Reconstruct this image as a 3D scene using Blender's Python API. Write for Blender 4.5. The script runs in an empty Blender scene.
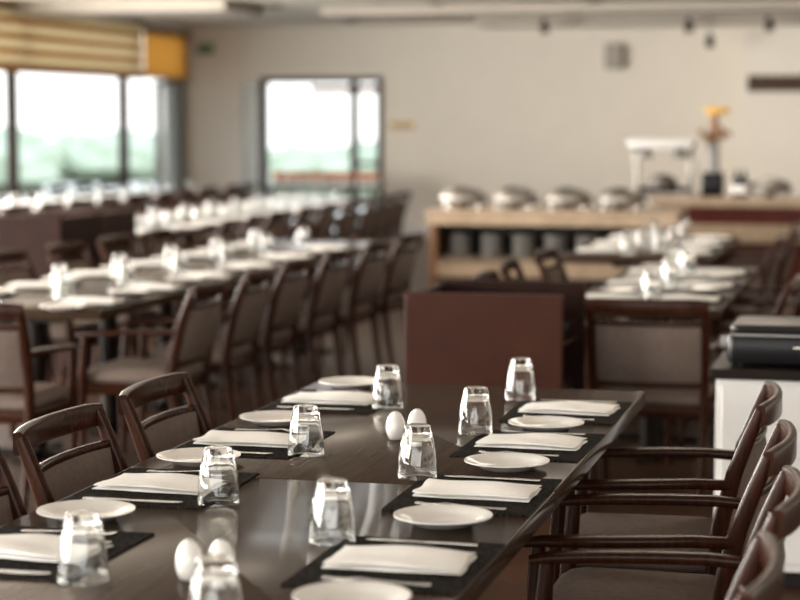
import bpy, bmesh, math, random
from mathutils import Vector, Matrix, noise
random.seed(7)
R = math.radians
scene = bpy.context.scene
scene.view_settings.view_transform = 'Standard'

# ------------------------------------------------------------ materials
def mat(name, col, rough=0.5, metal=0.0, var=0.0, vscale=20, stretch=(1,1,1), bump=0.0, bscale=200,
        trans=0.0, ior=1.45, coat=0.0, sheen=0.0, spec=0.5, alpha=1.0):
    m = bpy.data.materials.new(name); m.use_nodes = True
    nt = m.node_tree; b = nt.nodes['Principled BSDF']
    b.inputs['Base Color'].default_value = (*col, 1)
    b.inputs['Roughness'].default_value = rough
    b.inputs['Metallic'].default_value = metal
    b.inputs['IOR'].default_value = ior
    b.inputs['Transmission Weight'].default_value = trans
    b.inputs['Coat Weight'].default_value = coat
    b.inputs['Sheen Weight'].default_value = sheen
    b.inputs['Specular IOR Level'].default_value = spec
    b.inputs['Alpha'].default_value = alpha
    tc = nt.nodes.new('ShaderNodeTexCoord')
    mp = nt.nodes.new('ShaderNodeMapping'); mp.inputs['Scale'].default_value = stretch
    nt.links.new(tc.outputs['Object'], mp.inputs['Vector'])
    if var > 0:
        n = nt.nodes.new('ShaderNodeTexNoise'); n.inputs['Scale'].default_value = vscale
        n.inputs['Detail'].default_value = 5
        r = nt.nodes.new('ShaderNodeValToRGB')
        r.color_ramp.elements[0].position = 0.3; r.color_ramp.elements[1].position = 0.7
        r.color_ramp.elements[0].color = (*[c*(1-var) for c in col], 1)
        r.color_ramp.elements[1].color = (*[min(1, c*(1+var)) for c in col], 1)
        nt.links.new(mp.outputs[0], n.inputs['Vector'])
        nt.links.new(n.outputs['Fac'], r.inputs[0]); nt.links.new(r.outputs[0], b.inputs['Base Color'])
    if bump > 0:
        n2 = nt.nodes.new('ShaderNodeTexNoise'); n2.inputs['Scale'].default_value = bscale
        bp = nt.nodes.new('ShaderNodeBump'); bp.inputs['Strength'].default_value = bump
        bp.inputs['Distance'].default_value = 0.002
        nt.links.new(mp.outputs[0], n2.inputs['Vector'])
        nt.links.new(n2.outputs['Fac'], bp.inputs['Height']); nt.links.new(bp.outputs[0], b.inputs['Normal'])
    return m

WOOD = mat('dark_walnut', (0.030,0.0095,0.0045), 0.24, var=0.4, vscale=14, stretch=(6,6,1), ior=1.22)
FAB = mat('taupe_upholstery', (0.165,0.130,0.114), 0.95, var=0.12, vscale=60, bump=0.4, bscale=500, ior=1.05)
TOP = mat('table_top_wood', (0.046,0.029,0.0195), 0.15, var=0.22, vscale=5, stretch=(12,0.8,1), ior=1.065)
TOPB = mat('table_base_dark', (0.012,0.008,0.006), 0.4, ior=1.2)
LINEN = mat('white_linen', (0.88,0.87,0.85), 0.9, var=0.03, vscale=90, bump=0.3, bscale=700)
PORC = mat('white_porcelain', (0.84,0.83,0.81), 0.15, coat=0.4)
PORCG = mat('grey_stoneware', (0.42,0.41,0.39), 0.3)
STEEL = mat('polished_steel', (0.62,0.60,0.57), 0.18, metal=1.0)
BSTEEL = mat('brushed_steel', (0.34,0.32,0.30), 0.45, metal=1.0, var=.1)
GLASS = mat('clear_glass', (0.97,0.985,0.98), 0.0, trans=1.0, ior=1.45)
HOLE = mat('shaker_hole', (0.02,0.02,0.02), 0.6)
LEATH = mat('brown_leatherette', (0.036,0.0115,0.0065), 0.42, var=0.15, vscale=8, bump=0.3, bscale=150, ior=1.2)
LEATD = mat('dark_leatherette', (0.022,0.010,0.008), 0.45, var=0.15, vscale=8, bump=0.3, bscale=150, ior=1.15)
BLACK = mat('black_plastic', (0.008,0.008,0.009), 0.3, ior=1.3)
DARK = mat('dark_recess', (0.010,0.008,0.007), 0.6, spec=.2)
WALLM = mat('cream_paint', (0.76,0.705,0.625), 0.8, var=0.02, vscale=3)
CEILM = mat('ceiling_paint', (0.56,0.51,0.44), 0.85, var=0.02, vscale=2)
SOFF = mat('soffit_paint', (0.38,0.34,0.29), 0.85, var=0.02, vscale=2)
WHITE = mat('white_laminate', (0.66,0.65,0.64), 0.4, var=0.02, vscale=3)
BEIGE = mat('beige_stone', (0.38,0.285,0.20), 0.35, var=0.15, vscale=9, spec=.3)
REDW = mat('red_brown_panel', (0.08,0.020,0.013), 0.35, var=0.2, vscale=6, ior=1.2)
FRAME = mat('window_frame_bronze', (0.03,0.019,0.014), 0.4, var=0.1, ior=1.25)
YEL = mat('yellow_plastic', (0.62,0.36,0.06), 0.35, var=0.05)
ORG = mat('orange_peel', (0.62,0.17,0.03), 0.5, var=0.15, vscale=30, bump=0.2)
TAN = mat('tan_wood', (0.20,0.095,0.042), 0.45, var=0.2)
BRASS = mat('brass_plate', (0.28,0.20,0.09), 0.35, metal=0.6)
GREY = mat('grey_plastic', (0.28,0.27,0.26), 0.5)
HEDGE = mat('hedge_leaves', (0.52,0.60,0.47), 0.9, var=0.2, vscale=6, bump=0.8, bscale=20)  # leaf colour paled so the bright outdoor haze is painted in
PAVE = mat('terrace_paving', (0.66,0.67,0.63), 0.9, var=0.15, vscale=2)
SHEET = mat('door_glass', (0.8,0.88,0.88), 0.05, alpha=0.3)

def woven():
    m = mat('black_woven_vinyl', (0.03,0.028,0.028), 0.6, ior=1.05)
    nt = m.node_tree; b = nt.nodes['Principled BSDF']
    tc = nt.nodes['Texture Coordinate']
    ch = nt.nodes.new('ShaderNodeTexBrick'); ch.inputs['Scale'].default_value = 36
    ch.inputs['Color1'].default_value = (0.085,0.076,0.068,1); ch.inputs['Color2'].default_value = (0.018,0.016,0.015,1)
    ch.inputs['Mortar'].default_value = (0.003,0.003,0.003,1)
    ch.inputs['Mortar Size'].default_value = 0.07
    nt.links.new(tc.outputs['Object'], ch.inputs['Vector'])
    nt.links.new(ch.outputs['Color'], b.inputs['Base Color'])
    bp = nt.nodes.new('ShaderNodeBump'); bp.inputs['Strength'].default_value = 0.6; bp.inputs['Distance'].default_value = 0.002
    nt.links.new(ch.outputs['Fac'], bp.inputs['Height']); bp.invert = True
    nt.links.new(bp.outputs[0], b.inputs['Normal'])
    return m
MATM = woven()

def floor_m():
    m = mat('floor_planks', (0.10,0.06,0.04), 0.38, ior=1.25)
    nt = m.node_tree; b = nt.nodes['Principled BSDF']; tc = nt.nodes['Texture Coordinate']
    br = nt.nodes.new('ShaderNodeTexBrick'); br.inputs['Scale'].default_value = 1.0
    br.inputs['Brick Width'].default_value = 1.2; br.inputs['Row Height'].default_value = 0.14
    br.inputs['Mortar Size'].default_value = 0.003
    br.inputs['Color1'].default_value = (0.060,0.031,0.018,1); br.inputs['Color2'].default_value = (0.040,0.020,0.012,1)
    br.inputs['Mortar'].default_value = (0.012,0.008,0.006,1)
    nt.links.new(tc.outputs['Object'], br.inputs['Vector']); nt.links.new(br.outputs['Color'], b.inputs['Base Color'])
    return m
FLOORM = floor_m()

def blind(name, col):
    m = bpy.data.materials.new(name); m.use_nodes = True; nt = m.node_tree
    out = nt.nodes['Material Output']; nt.nodes.remove(nt.nodes['Principled BSDF'])
    d = nt.nodes.new('ShaderNodeBsdfDiffuse'); t = nt.nodes.new('ShaderNodeBsdfTranslucent')
    mx = nt.nodes.new('ShaderNodeMixShader'); mx.inputs[0].default_value = 0.72
    n = nt.nodes.new('ShaderNodeTexNoise'); n.inputs['Scale'].default_value = 40
    r = nt.nodes.new('ShaderNodeValToRGB')
    r.color_ramp.elements[0].color = (*[c*0.9 for c in col],1); r.color_ramp.elements[1].color = (*col,1)
    nt.links.new(n.outputs['Fac'], r.inputs[0])
    for s in (d,t): nt.links.new(r.outputs[0], s.inputs[0])
    nt.links.new(d.outputs[0], mx.inputs[1]); nt.links.new(t.outputs[0], mx.inputs[2]); nt.links.new(mx.outputs[0], out.inputs[0])
    return m
BL1 = blind('blind_sheer', (0.95,0.84,0.62)); BL2 = blind('blind_tan', (0.60,0.35,0.14)); BL3 = blind('blind_yellow', (0.85,0.56,0.22))

# ------------------------------------------------------------ mesh builder
class MB:
    def __init__(s): s.v=[]; s.f=[]; s.mi=[]; s.mats=[]
    def m(s, M):
        if M not in s.mats: s.mats.append(M)
        return s.mats.index(M)
    def add(s, vs, fs, M, T=None):
        o=len(s.v); k=s.m(M)
        for p in vs:
            p=Vector(p); s.v.append(T@p if T else p)
        for f in fs: s.f.append([i+o for i in f]); s.mi.append(k)
    def box(s, c, d, M, T=None, rz=0, rx=0, ry=0):
        X=Matrix.Translation(c)@Matrix.Rotation(rz,4,'Z')@Matrix.Rotation(ry,4,'Y')@Matrix.Rotation(rx,4,'X')
        if T: X=T@X
        a,b,h=d[0]/2,d[1]/2,d[2]/2
        vs=[(x,y,z) for z in(-h,h) for y in(-b,b) for x in(-a,a)]
        s.add(vs,[(0,2,3,1),(4,5,7,6),(0,1,5,4),(2,6,7,3),(0,4,6,2),(1,3,7,5)],M,X)
    def bb(s, x0,x1,y0,y1,z0,z1,M): s.box(((x0+x1)/2,(y0+y1)/2,(z0+z1)/2),(x1-x0,y1-y0,z1-z0),M)
    def rbox(s, c, d, M, r=0.01, T=None):
        n=5; pts=[]
        a,b,h=d[0]/2,d[1]/2,d[2]/2; r=min(r,a,b)
        def ring(off,z):
            o=[]
            for cx,cy,a0 in((a-r,b-r,0),(-a+r,b-r,90),(-a+r,-b+r,180),(a-r,-b+r,270)):
                for i in range(n):
                    t=R(a0+90*i/(n-1)); rr=r-off
                    o.append((c[0]+cx+rr*math.cos(t),c[1]+cy+rr*math.sin(t),c[2]+z))
            return o
        e=min(r*0.6,h*0.9)
        rings=[ring(e,-h),ring(e*0.3,-h+e*0.3),ring(0,-h+e),ring(0,h-e),ring(e*0.3,h-e*0.3),ring(e,h)]
        vs=sum(rings,[]); N=4*n; fs=[]
        for k in range(5):
            for i in range(N):
                j=(i+1)%N; fs.append((k*N+i,k*N+j,(k+1)*N+j,(k+1)*N+i))
        fs.append(tuple(reversed(range(N)))); fs.append(tuple(5*N+i for i in range(N)))
        s.add(vs,fs,M,T)
    def sweep(s, path, w, h, M, up=(0,0,1), T=None, round_=0.3):
        P=[Vector(p) for p in path]; n=len(P); up=Vector(up)
        ws=w if isinstance(w,(list,tuple)) else [w]*n
        hs=h if isinstance(h,(list,tuple)) else [h]*n
        rings=[]
        for i in range(n):
            t=(P[min(i+1,n-1)]-P[max(i-1,0)]).normalized()
            sd=t.cross(up).normalized(); nn=sd.cross(t).normalized()
            a,b=ws[i]/2,hs[i]/2; r=min(a,b)*2*round_
            o=[]
            for cx,cy,a0 in((a-r,b-r,0),(-a+r,b-r,90),(-a+r,-b+r,180),(a-r,-b+r,270)):
                for k in range(3):
                    th=R(a0+45*k); o.append(P[i]+sd*(cx+r*math.cos(th))+nn*(cy+r*math.sin(th)))
            rings.append(o)
        N=12; vs=sum(rings,[]); fs=[]
        for k in range(n-1):
            for i in range(N):
                j=(i+1)%N; fs.append((k*N+i,k*N+j,(k+1)*N+j,(k+1)*N+i))
        fs.append(tuple(reversed(range(N)))); fs.append(tuple((n-1)*N+i for i in range(N)))
        s.add(vs,fs,M,T)
    def lathe(s, prof, M, seg=32, c=(0,0,0), T=None, mod=None):
        vs=[]; idx=[]
        for r,z in prof:
            if r<1e-6: idx.append([len(vs)]); vs.append((c[0],c[1],c[2]+z))
            else:
                row=[]
                for k in range(seg):
                    a=2*math.pi*k/seg; rr=r*(mod(a,z) if mod else 1)
                    row.append(len(vs)); vs.append((c[0]+rr*math.cos(a),c[1]+rr*math.sin(a),c[2]+z))
                idx.append(row)
        fs=[]
        for A,B in zip(idx,idx[1:]):
            if len(A)==1 and len(B)==1: continue
            for k in range(seg):
                j=(k+1)%seg
                if len(A)==1: fs.append((A[0],B[j],B[k]))
                elif len(B)==1: fs.append((A[k],A[j],B[0]))
                else: fs.append((A[k],A[j],B[j],B[k]))
        s.add(vs,fs,M,T)
    def cyl(s,c,r,h,M,T=None,seg=24,r2=None):
        r2=r if r2 is None else r2
        s.lathe([(0,0),(r,0),(r2,h),(0,h)],M,seg,c,T)
    def merge(s, o, T):
        off=len(s.v); s.v+= [T@p for p in o.v]
        for f,k in zip(o.f,o.mi): s.f.append([i+off for i in f]); s.mi.append(s.m(o.mats[k]))
    def mesh(s,name,ang=40):
        me=bpy.data.meshes.new(name); me.from_pydata([tuple(p) for p in s.v],[],s.f)
        for M in s.mats: me.materials.append(M)
        for p,k in zip(me.polygons,s.mi): p.material_index=k
        bm=bmesh.new(); bm.from_mesh(me); bmesh.ops.recalc_face_normals(bm,faces=bm.faces)
        for f in bm.faces: f.smooth=True
        bm.to_mesh(me); bm.free(); me.set_sharp_from_angle(angle=R(ang)); me.update()
        return me
    def obj(s,name,loc=(0,0,0),rz=0,bevel=0,ang=40):
        return place(name,s.mesh(name,ang),loc,rz,bevel)
def place(name,me,loc=(0,0,0),rz=0,bevel=0):
    o=bpy.data.objects.new(name,me); scene.collection.objects.link(o)
    o.location=loc; o.rotation_euler=(0,0,rz)
    if bevel:
        b=o.modifiers.new('bevel','BEVEL'); b.width=bevel; b.segments=2; b.limit_method='ANGLE'; b.harden_normals=False
    return o

# ------------------------------------------------------------ chair
def make_chair():
    b=MB()
    for sx in(-1,1):
        b.sweep([(sx*.215,-.275,0),(sx*.222,-.245,.2),(sx*.228,-.222,.42),(sx*.232,-.235,.56),(sx*.236,-.268,.70),(sx*.238,-.305,.80),(sx*.238,-.335,.875)],
                [.028,.032,.036,.036,.034,.032,.030],[.032,.038,.046,.046,.042,.036,.030],WOOD,up=(0,1,0))
        b.sweep([(sx*.245,.205,0),(sx*.250,.205,.25),(sx*.254,.20,.45),(sx*.256,.185,.645)],[.026,.034,.038,.030],[.028,.036,.042,.034],WOOD,up=(0,1,0))
        b.sweep([(sx*.236,-.268,.668),(sx*.250,-.17,.672),(sx*.262,-.05,.668),(sx*.266,.08,.662),(sx*.260,.18,.656),(sx*.255,.225,.648)],
                [.030,.040,.050,.052,.046,.034],[.028,.026,.025,.025,.024,.018],WOOD)
        b.sweep([(sx*.226,-.22,.395),(sx*.248,.195,.395)],.024,.055,WOOD)
    b.sweep([(-.248,.195,.395),(.248,.195,.395)],.024,.055,WOOD)
    b.sweep([(-.226,-.215,.395),(.226,-.215,.395)],.024,.055,WOOD)
    def arc(y,z,d=.035,n=9,w=.238): return [(w*(-1+2*i/(n-1)), y-d*(1-(-1+2*i/(n-1))**2), z) for i in range(n)]
    b.sweep(arc(-.335,.862,.035,11,.252),.024,[.058]+[.066]*9+[.058],WOOD)
    b.sweep(arc(-.300,.786,.032),.022,.022,WOOD)
    b.sweep(arc(-.232,.515,.02),.022,.030,WOOD)
    n=13; mth=7; vs=[]; fs=[]
    for side in(0,1):
        for j in range(mth):
            tz=j/(mth-1); z=.528+.250*tz; yb=-.236-.064*tz-0.006*math.sin(tz*3.14)
            for i in range(n):
                u=-1+2*i/(n-1); x=.218*u; y=yb-.030*(1-u*u)
                edge=(1-abs(u)**6)*(1-abs(2*tz-1)**6)
                th=.007+.014*edge
                vs.append((x,y+(th if side==0 else -th),z))
    N=n*mth
    for j in range(mth-1):
        for i in range(n-1):
            a=j*n+i; fs.append((a,a+1,a+n+1,a+n)); fs.append((N+a,N+a+n,N+a+n+1,N+a+1))
    bd=[i for i in range(n)]+[j*n+n-1 for j in range(1,mth)]+[(mth-1)*n+i for i in range(n-2,-1,-1)]+[j*n for j in range(mth-2,0,-1)]
    for k in range(len(bd)):
        a,c=bd[k],bd[(k+1)%len(bd)]; fs.append((a,c,N+c,N+a))
    b.add(vs,fs,FAB)
    b.rbox((0,-.005,.448),(.47,.435,.055),FAB,.035)
    b.rbox((0,-.005,.478),(.43,.39,.022),FAB,.05)
    b.v=[Vector((p.x,p.y,p.z*.968)) for p in b.v]
    return b.mesh('dining_chair',50)
CH=make_chair()
def chair_top(x,y,face,jit=0.0):
    a={'W':90,'E':-90,'N':0,'S':180}[face]
    d={'W':(-1,0),'E':(1,0),'N':(0,1),'S':(0,-1)}[face]
    return place('dining_chair',CH,(x+d[0]*.34,y+d[1]*.34,0),R(a+random.uniform(-jit,jit)))

# ------------------------------------------------------------ tableware
def p_tumbler():
    b=MB()
    def mod(a,z):
        k=max(0,min(1,(z-.055)/.03))*max(0,min(1,(.126-z)/.01))
        return 1-k*.06*(abs(math.sin(a*4.5))**2)
    out=[(0,.1255),(.012,.1255),(.024,.127),(.0305,.1245),(.0325,.118),(.0355,.104),(.0390,.088),(.0422,.070),(.0452,.045),(.0468,.02),(.0472,.0012),(.0467,0),(.0455,.0008)]
    inn=[(.0451,.02),(.0435,.045),(.0404,.070),(.0366,.088),(.032,.098),(.026,.103),(.015,.1045),(0,.105)]
    b.lathe(out+inn,GLASS,54,mod=lambda a,z:mod(a,z))
    return b
def p_plate(r=.105):
    b=MB()
    b.lathe([(0,.004),(r*.50,.004),(r*.56,0),(r*.60,.001),(r*.75,.010),(r,.019),(r*1.0,.0215),(r*.975,.0215),(r*.74,.0135),(r*.60,.0075),(0,.0070)],PORC,48)
    return b
def p_napkin():
    b=MB(); nx,ny=17,9; ph=random.random()*6
    hs=[.0090,.0090]; z0=0
    for L in range(2):
        vs=[];fs=[]
        sx=.270-L*.006+random.uniform(-.003,.003); sy=.165-L*.004; oy=random.uniform(-.002,.002); t=hs[L]
        for side in(0,1):
            for j in range(ny):
                for i in range(nx):
                    u=-1+2*i/(nx-1); v=-1+2*j/(ny-1)
                    e=(1-abs(u)**10)*(1-abs(v)**10)
                    w=.0012*(L+side)*(math.sin(u*3.3+ph)+math.sin(v*3+u*2+ph*2))
                    zz=z0+(t*(.55+.45*e) if side else t*.25*(1-e))+(w if (L or side) else 0)
                    vs.append((sx/2*u+.002*math.sin(v*5+L+ph),sy/2*v+oy+.002*math.sin(u*5+L+ph),max(zz,.0005)))
        N=nx*ny
        for j in range(ny-1):
            for i in range(nx-1):
                a=j*nx+i; fs.append((a,a+nx,a+nx+1,a+1)); fs.append((N+a,N+a+1,N+a+nx+1,N+a+nx))
        bd=[i for i in range(nx)]+[j*nx+nx-1 for j in range(1,ny)]+[(ny-1)*nx+i for i in range(nx-2,-1,-1)]+[j*nx for j in range(ny-2,0,-1)]
        for k in range(len(bd)):
            a,c=bd[k],bd[(k+1)%len(bd)]; fs.append((a,c,N+c,N+a))
        b.add(vs,fs,LINEN); z0+=t*.97
    return b
def p_mat():
    b=MB(); b.box((0,0,.0015),(.45,.33,.003),MATM)
    return b
def p_fork():
    b=MB()
    b.sweep([(0,-.10,.003),(0,-.06,.003),(0,0,.006),(0,.035,.009),(0,.05,.006)],[.020,.015,.007,.008,.022],[.002]*5,STEEL,round_=.4)
    b.sweep([(0,.048,.006),(0,.062,.0045)],[.022,.024],.002,STEEL)
    for x in(-.0095,-.0032,.0032,.0095): b.sweep([(x,.060,.0045),(x,.085,.004),(x*.95,.105,.007)],[.0042,.004,.002],[.002]*3,STEEL)
    return b
def p_knife():
    b=MB()
    b.sweep([(0,-.115,.003),(0,-.06,.0035),(0,-.005,.003)],[.017,.014,.011],[.004]*3,STEEL,round_=.4)
    b.sweep([(0,-.005,.003),(.001,.01,.003),(.002,.06,.003),(.001,.10,.003),(-.003,.118,.003)],[.011,.019,.020,.016,.004],[.0018]*5,STEEL)
    return b
def p_shaker():
    b=MB()
    b.lathe([(0,0),(.014,0),(.018,.002),(.0235,.014),(.0262,.028),(.0255,.042),(.0215,.057),(.0150,.068),(.007,.0745),(0,.076)],PORC,32)
    for a in range(5):
        t=2*math.pi*a/5; b.cyl((.006*math.cos(t),.006*math.sin(t),.0735),.0011,.0016,HOLE,seg=8)
    return b
ME_T=p_tumbler().mesh('drinking_glass',55); ME_P=p_plate().mesh('side_plate')
ME_M=p_mat().mesh('placemat'); ME_F=p_fork().mesh('fork'); ME_K=p_knife().mesh('knife'); ME_S=p_shaker().mesh('salt_shaker')
ME_N=[p_napkin().mesh('folded_napkin',60) for _ in range(3)]
ps=MB()
ps.merge(p_mat(),Matrix()); ps.merge(p_napkin(),Matrix.Translation((0,0,.003))@Matrix.Rotation(R(90),4,'Z'))
ps.merge(p_plate(),Matrix.Translation((-.335,.0,0))); ps.merge(p_tumbler(),Matrix.Translation((.17,.21,.003)))
ps.merge(p_fork(),Matrix.Translation((-.19,0,.003))); ps.merge(p_knife(),Matrix.Translation((.19,0,.003)))
ME_PS=ps.mesh('place_setting',50)

ZT=.75
def dining_table(x0,x1,y0,y1,nseam=1):
    b=MB(); cx=(x0+x1)/2; L=(y1-y0)/nseam
    for k in range(nseam):
        a=y0+k*L; c=a+L; g=.0015
        T=Matrix.Translation((cx,(a+c)/2,0))
        b.rbox((0,0,ZT-.0225),(x1-x0,L-2*g,.045),TOP,.006,T)
        b.bb(x0+.30,x1-.30,a+.22,c-.22,ZT-.085,ZT-.044,TOPB)
        for yy in((a+.42,c-.42) if L>1.2 else ((a+c)/2,)):
            b.cyl((cx,yy,.03),.045,ZT-.11,TOPB)
            b.bb(cx-.22,cx+.22,yy-.03,yy+.03,0,.035,TOPB); b.bb(cx-.03,cx+.03,yy-.22,yy+.22,0,.036,TOPB)
    return b.obj('dining_table')

TX0,TX1=-1.80,-.73
dining_table(TX0,TX1,2.85,4.50,1); dining_table(TX0,TX1,4.50,6.25,1)
def setting(nx,ny,face,plate,glass,k):
    s=1 if face=='E' else -1
    rz=R(-90) if face=='E' else R(90)
    place('placemat',ME_M,(nx+s*.005,ny,ZT),rz+R(random.uniform(-1,1)))
    place('folded_napkin',ME_N[k%3],(nx,ny,ZT+.003),R((180 if k%2 else 0)+random.uniform(-4,4)))
    place('side_plate',ME_P,(plate[0],plate[1],ZT))
    on=abs(glass[0]-nx-s*.005)<.165+.052 and abs(glass[1]-ny)<.225+.052
    place('drinking_glass',ME_T,(glass[0],glass[1],ZT+(.0032 if on else 0)),random.random()*6)
    r=1 if face=='W' else -1
    place('knife',ME_K,(nx,ny+r*.185,ZT+.003),rz+R(random.uniform(-3,3)))
    place('fork',ME_F,(nx,ny-r*.175,ZT+.003),rz+R(random.uniform(-3,3)))
W=[(5.75,(-.905,5.41),(-1.075,5.95)),(5.12,(-.895,4.77),(-1.075,5.27)),(4.41,(-.90,4.07),(-1.075,4.58)),(3.67,(-.90,3.33),(-1.075,3.83))]
for k,(ny,pl,gl) in enumerate(W): setting(-.895,ny,'W',pl,gl,k)
place('drinking_glass',ME_T,(-1.075,3.11,ZT))
E=[(5.79,(-1.655,6.125),(-1.425,5.687)),(4.99,(-1.66,5.335),(-1.425,4.83)),(4.32,(-1.655,4.665),(-1.43,4.16)),(3.60,(-1.655,3.945),(-1.43,3.39))]
for k,(ny,pl,gl) in enumerate(E): setting(-1.625,ny,'E',pl,gl,k+1)
for p in((-1.267,5.14),(-1.222,5.20),(-1.247,3.459),(-1.190,3.475)): place('salt_shaker',ME_S,(p[0],p[1],ZT))

for x,y in((-.31,5.46),(-.24,4.74),(-.19,4.06),(-.20,3.36)): chair_top(x,y,'W',1.5)
for x,y in((-2.00,5.27),(-2.00,4.60),(-1.97,3.93)): chair_top(x,y,'E',1.5)

def row(x0,x1,y0,y1,nseam,setE=True,setW=True,chE=True,chW=True,step=.72,first=None,off=.40,offE=None):
    dining_table(x0,x1,y0,y1,nseam)
    if offE is None: offE=off
    y=y0+.42 if first is None else first
    while y<y1-.25:
        if setW: place('place_setting',ME_PS,(x1-.18,y,ZT),R(90))
        if setE: place('place_setting',ME_PS,(x0+.18,y,ZT),R(-90))
        if chW: chair_top(x1+off+random.uniform(-.03,.05),y,'W',4)
        if chE: chair_top(x0-offE-random.uniform(-.03,.03),y,'E',4)
        y+=step
row(-4.42,-3.42,8.35,13.6,3,first=8.68,off=.37,step=.80)
chair_top(-3.64,7.42,'N',2)
row(-6.3,-5.25,13.9,20.9,4,off=.42)
row(-8.7,-7.75,13.5,22.9,5,off=.42)
row(-1.45,-.72,9.05,11.7,2,off=.33,offE=.45,step=.85)
chair_top(-.955,8.22,'N',1)
row(-2.0,-1.05,12.45,14.8,2,off=.4,step=.8,chE=False)

# ---- service station
b=MB()
h=.90; x0,x1,y0,y1=-1.91,-1.26,7.9,8.55
b.bb(x0,x1,y0,y0+.04,0,h,LEATH); b.bb(x0,x1,y1-.04,y1,0,h+.005,LEATD); b.bb(x0,x0+.04,y0+.04,y1-.04,0,h-.01,LEATD)
for z in(.06,.38,.66): b.bb(x0+.04,x1-.02,y0+.04,y1-.04,z,z+.025,WOOD)
for i,(z,hh) in enumerate(((.405,.10),(.685,.07),(.085,.14))):
    for k in range(3):
        b.rbox((x1-.14-.005*k,y0+.14+.18*k,z+hh/2),(.2,.15,hh*(1-.12*k)),BLACK if (i+k)%2 else DARK,.01)
b.rbox((-1.45,8.2,.772),(.22,.3,.12),DARK,.02)
b.obj('service_station',bevel=.005)

# ---- right side cabinet with black case
b=MB()
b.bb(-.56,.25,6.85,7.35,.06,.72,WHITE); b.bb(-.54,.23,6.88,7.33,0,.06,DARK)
b.bb(-.58,.27,6.83,7.37,.72,.755,TOPB)
for xx in(-.54,-.145): b.bb(xx,xx+.385,6.84,6.852,.09,.70,WHITE)
for xx in(-.19,-.11): b.sweep([(xx,6.825,.40),(xx,6.825,.52)],.01,.01,STEEL,up=(0,1,0))
b.obj('side_cabinet',bevel=.004)
b=MB()
b.rbox((-.20,7.08,.818),(.66,.38,.105),BLACK,.03); b.rbox((-.20,7.08,.885),(.64,.36,.03),BLACK,.04)
b.box((-.20,6.889,.868),(.62,.004,.006),GREY); b.sweep([(-.30,6.885,.83),(-.30,6.86,.83),(-.10,6.86,.83),(-.10,6.885,.83)],.012,.012,STEEL)
for xx in(-.48,.08):
    b.cyl((xx,6.98,.755),.015,.012,DARK); b.cyl((xx,7.2,.755),.015,.012,DARK)
b.cyl((0,0,0),.022,.03,GREY,T=Matrix.Translation((-.53,7.02,.83))@Matrix.Rotation(R(-90),4,'Y'))
b.obj('black_equipment_case')

# ---- left partition
b=MB()
x0,x1,y0,y1,h=-5.45,-5.01,11.6,12.9,1.0
b.bb(x0,x1,y0,y0+.05,0,h,LEATD); b.bb(x0,x1,y1-.05,y1,0,h,LEATD); b.bb(x0,x0+.05,y0+.05,y1-.05,0,h-.01,LEATD); b.bb(x1-.05,x1,y0+.05,y1-.05,0,h-.01,LEATD)
b.bb(x0+.05,x1-.05,y0+.05,y1-.05,.05,.80,WOOD); b.bb(x0-.01,x1+.01,y0+.62,y0+.66,0,h+.01,WOOD)
b.obj('booth_partition',bevel=.006)

# ---- buffet counter
b=MB()
bx0,bx1,by0,by1=-3.62,-1.60,15.7,16.5
b.bb(bx0,bx1,by0,by1,.76,.88,BEIGE)
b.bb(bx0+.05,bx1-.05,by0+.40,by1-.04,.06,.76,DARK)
b.bb(bx0+.03,bx1-.03,by0+.04,by0+.42,.44,.49,BEIGE); b.bb(bx0+.03,bx1-.03,by0+.04,by0+.42,.0,.10,BEIGE)
b.bb(bx0+.03,bx1-.03,by0+.04,by0+.07,.34,.49,BEIGE)
for xx in(bx0+.02,bx1-.08): b.bb(xx,xx+.06,by0+.03,by1-.03,0,.76,TAN)
for k in range(7):
    xx=bx0+.24+k*.26
    for j in range(9): b.lathe([(0,0),(.06,0),(.095,.014),(.098,.018),(0,.018)],PORCG,20,(xx,by0+.22,.492+j*.021))
b.obj('buffet_counter',bevel=.006)
def chafer():
    b=MB()
    S=Matrix.Diagonal((1.35,1,1,1))
    b.lathe([(0,.03),(.13,.03),(.145,.06),(.15,.075),(.145,.085),(.143,.095),(.13,.125),(.095,.155),(.05,.168),(0,.171)],BSTEEL,32,T=S)
    for sx in(-.13,.13):
        for sy in(-.08,.08): b.cyl((sx,sy,0),.012,.04,STEEL,seg=10)
    b.sweep([(-.05,-.10,.155),(-.05,-.12,.175),(.05,-.12,.175),(.05,-.10,.155)],.012,.012,BLACK)
    b.cyl((0,0,.0),.04,.035,DARK)
    return b.mesh('chafing_dish',50)
ME_C=chafer()
for x in(-3.40,-2.97,-2.53,-2.10): place('chafing_dish',ME_C,(x,16.12,.88),R(random.uniform(-4,4)))
b=MB()
b.bb(-2.1,2.6,18.2,19.0,.82,.90,BEIGE); b.bb(-2.05,2.55,18.26,18.95,.66,.82,REDW); b.bb(-2.08,2.58,18.22,18.98,.50,.66,BEIGE); b.bb(-2.05,2.55,18.28,18.95,0,.50,REDW)
b.obj('serving_counter',bevel=.006)
for x in(-1.05,): place('chafing_dish',ME_C,(x,18.55,.90),R(random.uniform(-4,4)))
def bottle():
    b=MB(); b.lathe([(0,0),(.035,0),(.038,.01),(.038,.15),(.03,.18),(.013,.21),(.013,.25),(0,.25)],BLACK,16); b.lathe([(.0385,.04),(.039,.04),(.039,.11),(.0385,.11)],LINEN,16); return b.mesh('sauce_bottle')
MBO=bottle()
for x in(-1.35,-1.28): place('sauce_bottle',MBO,(x,18.45,.90))
b=MB()
b.rbox((0,0,.02),(.56,.4,.04),STEEL,.02); b.rbox((0,0,.06),(.46,.32,.04),DARK,.02)
for sx in(-.25,.25): b.sweep([(sx,.12,.03),(sx,.12,.40),(sx,.06,.46)],.04,.04,BSTEEL,up=(0,1,0))
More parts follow.
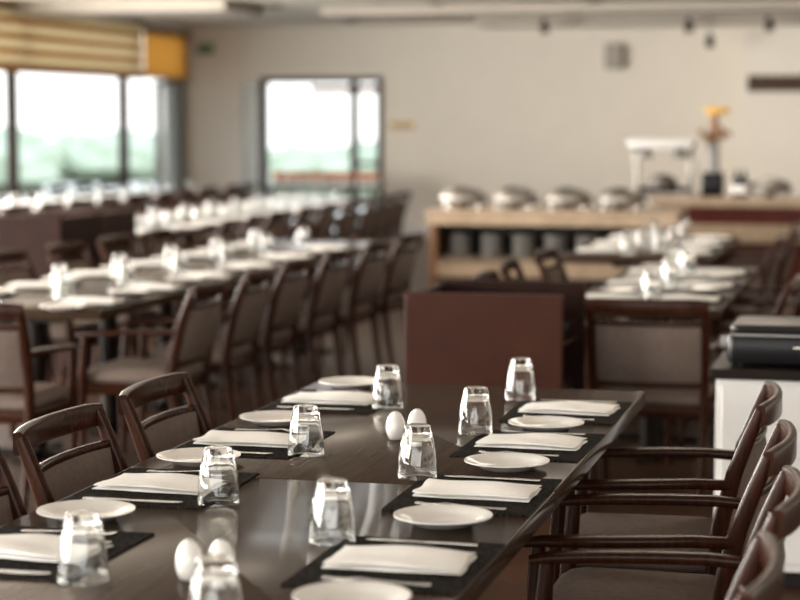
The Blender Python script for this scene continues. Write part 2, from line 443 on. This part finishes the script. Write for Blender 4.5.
b.rbox((0,0,.48),(.60,.34,.08),WHITE,.03)
for sx in(-.16,.16): b.cyl((sx,0,.35),.075,.09,BSTEEL,r2=.04)
b.lathe([(0,0),(.14,0),(.15,.03),(.12,.09),(.05,.12),(0,.125)],BSTEEL,20,(0,0,.08))
b.obj('carving_station_heat_lamp',(-2.04,18.6,.90))
b=MB()
b.rbox((0,0,.11),(.20,.26,.22),BLACK,.03); b.rbox((0,.02,.36),(.10,.12,.30),GREY,.03)
b.cyl((0,0,.50),.04,.26,TAN); b.rbox((.03,0,.79),(.22,.2,.06),YEL,.02); b.cyl((.03,0,.745),.06,.03,YEL)
b.sweep([(.02,-.06,.66),(.09,-.08,.60),(.17,-.08,.57)],.07,.04,TAN); b.sweep([(-.02,-.06,.5),(-.09,-.08,.56),(-.12,-.08,.62)],.06,.04,TAN)
b.rbox((.02,0,.55),(.18,.16,.06),TAN,.02)
b.obj('orange_juicer',(-1.575,18.6,.90))

# ---- console with juice glasses by the door
b=MB()
b.bb(-8.1,-6.5,25.2,25.8,.70,.74,WOOD)
for xx in(-8.05,-6.55):
    for yy in(25.25,25.75): b.box((xx,yy,.35),(.05,.05,.70),WOOD)
b.bb(-8.05,-6.55,25.25,25.75,.2,.23,WOOD)
b.obj('console_table',bevel=.004)
b=MB()
for i in range(9):
    for j in range(2):
        xx=-7.90+i*.165+random.uniform(-.02,.02); yy=25.35+j*.25
        b.lathe([(0,0),(.035,0),(.042,.09),(0,.09)],PORC,14,(xx,yy,.74)); b.lathe([(0,.09),(.045,.09),(.045,.15),(.025,.18),(0,.18)],ORG,14,(xx,yy,.74))
b.obj('juice_glasses')

# ------------------------------------------------------------ room shell
XL,XR,YB,YF,H=-9.7,6.0,27.0,-3.5,2.92
b=MB(); b.bb(XL-.3,XR+.3,YF-.3,YB+.3,-.1,0,FLOORM); b.obj('floor')
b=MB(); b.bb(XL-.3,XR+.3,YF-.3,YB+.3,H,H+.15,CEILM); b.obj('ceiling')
ops=[(20.0,26.72),(13.6,19.4),(7.2,13.0),(.8,6.6),(-3.2,.2)]
b=MB(); prev=YB+.3
for a,c in ops: b.bb(XL-.25,XL,c,prev,0,H,WALLM); prev=a
b.bb(XL-.25,XL,YF-.3,prev,0,H,WALLM)
for a,c in ops: b.bb(XL-.25,XL,a,c,2.86,H,WALLM); b.bb(XL-.25,XL,a,c,0,.08,WALLM)
b.obj('wall_left')
def window(name,a,c,mull):
    b=MB(); t=.08
    for y in[a+t/2]+mull+[c-t/2]: b.box((XL-.12,y,(.08+2.86)/2),(.12,t,2.78),FRAME)
    for z in(.115,2.825,2.24): b.box((XL-.12,(a+c)/2,z),(.08,c-a,t),FRAME)
    b.obj(name,bevel=.004)
window('window_1',20.0,26.72,[21.4,24.85])
b=MB()
b.box((XL+.04,25.72,1.09),(.05,.16,2.10),GREY); b.box((XL+.04,26.62,1.09),(.06,.16,2.10),FRAME)
for z in(.08,2.10): b.box((XL+.04,26.15,z),(.04,.80,.08),GREY)
b.box((XL+.04,26.15,1.09),(.01,.80,1.95),SHEET); b.box((XL+.08,25.74,1.0),(.03,.03,.2),STEEL)
b.obj('door_2',bevel=.003)
for i,(a,c) in enumerate(ops[1:]): window('window_%d'%(i+2),a,c,[a+(c-a)/3,a+2*(c-a)/3])
b=MB(); z=2.85; k=0
while z>2.24:
    hh=.075 if k%2 else .095
    b.bb(XL+.06,XL+.07,20.0,25.1,z-hh,z,BL2 if k%2 else BL1); z-=hh; k+=1
b.bb(XL+.04,XL+.10,20.0,25.1,z-.03,z,TAN)
b.bb(XL+.02,XL+.12,20.0,25.1,2.85,2.92,TAN)
b.obj('roller_blind')
b=MB(); b.bb(XL+.06,XL+.07,25.15,26.9,2.18,2.75,BL3); b.bb(XL+.03,XL+.11,25.15,26.9,2.75,2.82,TAN); b.bb(XL+.05,XL+.085,25.15,26.9,2.155,2.18,TAN); b.obj('roller_blind')
dx0,dx1,dz=-8.62,-6.84,2.20
b=MB()
b.bb(XL-.25,dx0,YB,YB+.25,0,H,WALLM); b.bb(dx1,XR+.25,YB,YB+.25,0,H,WALLM); b.bb(dx0,dx1,YB,YB+.25,dz,H,WALLM)
b.obj('wall_back')
b=MB()
for x in(dx0+.04,dx1-.04,-7.26): b.box((x,YB+.06,dz/2),(.09,.16,dz),FRAME)
b.box(((dx0+dx1)/2,YB+.06,dz-.04),(dx1-dx0,.16,.08),FRAME); b.box((-7.4,YB+.08,dz-.17),(1.0,.05,.10),TAN)
b.box(((-7.26+dx1)/2,YB+.08,1.0),(.38,.05,.06),FRAME)
b.box((dx0-.13,YB-.05,1.08),(.22,.03,2.1),SHEET)
for x in(dx0-.25,dx0-.01): b.box((x,YB-.05,1.08),(.03,.05,2.14),WHITE)
b.obj('door_1',bevel=.004)
b=MB(); b.bb(-1.8,XR,25.2,YB,0,H,WALLM); b.obj('wall_pier')
b=MB(); b.bb(XR,XR+.25,YF-.3,YB+.3,0,H,WALLM); b.obj('wall_right')
b=MB(); b.bb(XL-.25,-6,YF-.25,YF,0,H,WALLM); b.bb(4,XR+.25,YF-.25,YF,0,H,WALLM); b.bb(-6,4,YF-.25,YF,2.8,H,WALLM); b.bb(-6,4,YF-.25,YF,0,.3,WALLM); b.obj('wall_front')
b=MB()
for x in(-5.96,-3.5,-1,1.5,3.96): b.box((x,YF-.12,1.55),(.07,.09,2.5),FRAME)
for z in(.335,2.765): b.box((-1,YF-.12,z),(10,.08,.07),FRAME)
b.obj('window_6',bevel=.004)
b=MB(); b.bb(dx1,-1.8,YB-.02,YB,0,.12,WHITE); b.bb(XL,dx0-.3,YB-.02,YB,0,.12,WHITE); b.obj('baseboard_back')
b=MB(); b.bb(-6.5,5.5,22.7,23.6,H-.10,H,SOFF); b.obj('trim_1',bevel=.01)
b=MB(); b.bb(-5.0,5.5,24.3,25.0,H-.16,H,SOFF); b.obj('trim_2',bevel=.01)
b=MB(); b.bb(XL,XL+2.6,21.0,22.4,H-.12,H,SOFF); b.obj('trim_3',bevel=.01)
def spot():
    b=MB(); b.cyl((0,0,-.02),.05,.02,GREY); b.sweep([(0,0,-.02),(0,0,-.16)],.015,.015,GREY,up=(0,1,0))
    T=Matrix.Translation((0,0,-.20))@Matrix.Rotation(R(25),4,'X')
    b.lathe([(0,.08),(.035,.08),(.045,.03),(.055,-.07),(.048,-.07),(.04,-.02),(0,-.02)],FRAME,20,T=T)
    return b.mesh('ceiling_spotlight')
SP=spot()
for x,y,hz in((-4.06,23.95,H),(-2.35,24.1,H),(-2.15,24.7,H-.16),(-1.4,23.95,H)): place('ceiling_spotlight',SP,(x,y,hz))
b=MB(); b.lathe([(0,0),(.09,0),(.10,-.02),(.08,-.03),(0,-.03)],FRAME,24); ME_DL=b.mesh('ceiling_downlight')
for x,y in((-6.9,25.6),(-5.2,25.6),(-3.4,25.7),(-6.9,22.2),(-5.0,22.2),(-3.2,22.2)): place('ceiling_downlight',ME_DL,(x,y,H))
b=MB(); b.rbox((0,0,0),(.26,.14,.34),GREY,.03); b.bb(-.10,.10,-.08,-.068,-.14,.14,SOFF); b.obj('wall_speaker',(-3.61,YB-.07,2.45))
b=MB(); b.box((0,0,0),(.36,.02,.11),BRASS); b.box((0,-.012,0),(.30,.006,.06),FRAME); b.obj('brass_wall_sign',(-6.56,YB-.01,1.53),bevel=.003)
b=MB(); b.box((0,0,0),(1.6,.04,.20),FRAME)
for k in range(5): b.box((0,-.03,-.08+.04*k),(1.54,.03,.008),TAN)
b.obj('wall_vent',(-.92,25.18,2.05))
b=MB(); b.rbox((0,0,0),(.22,.10,.14),mat('exit_green',(0.10,.20,.10),.5),.02); b.obj('exit_sign',(XL+.3,YB-.05,2.60))

# ------------------------------------------------------------ outside
b=MB(); b.bb(-70,40,-30,70,-.25,-.12,PAVE); b.obj('terrace_ground')
def bush(name,x,y,r,hh,seed):
    bm=bmesh.new(); bmesh.ops.create_icosphere(bm,subdivisions=4,radius=1)
    for v in bm.verts:
        n=noise.noise(v.co*2.2+Vector((seed,0,0)))*.35+noise.noise(v.co*6+Vector((seed,3,0)))*.14
        v.co*=1+n; v.co=Vector((v.co.x*r,v.co.y*r,(v.co.z+.85)*hh/1.9))
    me=bpy.data.meshes.new(name); bm.to_mesh(me); bm.free(); me.materials.append(HEDGE)
    for p in me.polygons: p.use_smooth=True
    place(name,me,(x,y,-.13))
for i in range(12): bush('garden_bush',-20-random.random()*8,30+i*2.6+random.random(),1.4+random.random()*.8,.9+random.random()*.8,i*3.1)
bush('garden_bush',-24,46,2.2,3.6,50); bush('garden_bush',-22,39.0,1.3,2.9,60)
for i in range(5): bush('garden_bush',-13+i*2.0,42+random.random()*3,1.3,.9+random.random()*.6,90+i)

# ------------------------------------------------------------ light
w=bpy.data.worlds.new('sky'); scene.world=w; w.use_nodes=True; nt=w.node_tree
bg=nt.nodes['Background']; tc=nt.nodes.new('ShaderNodeTexCoord'); sep=nt.nodes.new('ShaderNodeSeparateXYZ'); rp=nt.nodes.new('ShaderNodeValToRGB')
nt.links.new(tc.outputs['Generated'],sep.inputs[0]); nt.links.new(sep.outputs['Z'],rp.inputs[0]); nt.links.new(rp.outputs[0],bg.inputs[0])
rp.color_ramp.elements[0].position=0.0; rp.color_ramp.elements[0].color=(1,.99,.96,1)
rp.color_ramp.elements[1].position=.6; rp.color_ramp.elements[1].color=(.80,.90,1,1)
bg.inputs[1].default_value=2.3
def area(name,loc,rot,sx,sy,P,col):
    l=bpy.data.lights.new(name,'AREA'); l.shape='RECTANGLE'; l.size=sx; l.size_y=sy; l.energy=P; l.color=col
    o=bpy.data.objects.new(name,l); scene.collection.objects.link(o); o.location=loc; o.rotation_euler=rot
for i,(a,c) in enumerate(ops[1:]):
    area('window_daylight',(XL-.4,(a+c)/2,1.5),(0,R(-90),0),2.6,c-a,(1700,1350,1500,950)[i],(1,.95,.875))
area('window_daylight',(-1,YF-.4,1.6),(R(90),0,0),9.5,2.4,330,(1,.96,.90))  # added back-fill, unseen, shining in from behind the camera
for x,y in((-5.5,10),(-5.5,17),(-1.5,13),(-1.5,19.2),(1.0,7)):
    area('ceiling_panel_lamp',(x,y,H-.01),(0,0,0),1.2,1.2,32,(1,.87,.70))  # fill lights added under the ceiling, out of view, to lift the room

# ------------------------------------------------------------ camera
cd=bpy.data.cameras.new('camera'); cam=bpy.data.objects.new('camera',cd); scene.collection.objects.link(cam)
cam.location=(0,0,1.6); cam.rotation_euler=(R(90-5.14),0,R(13.72))
cd.lens=90; cd.sensor_width=36; cd.clip_end=300; cd.clip_start=.05
cd.dof.use_dof=True; cd.dof.focus_distance=4.9; cd.dof.aperture_fstop=2.4
scene.camera=cam
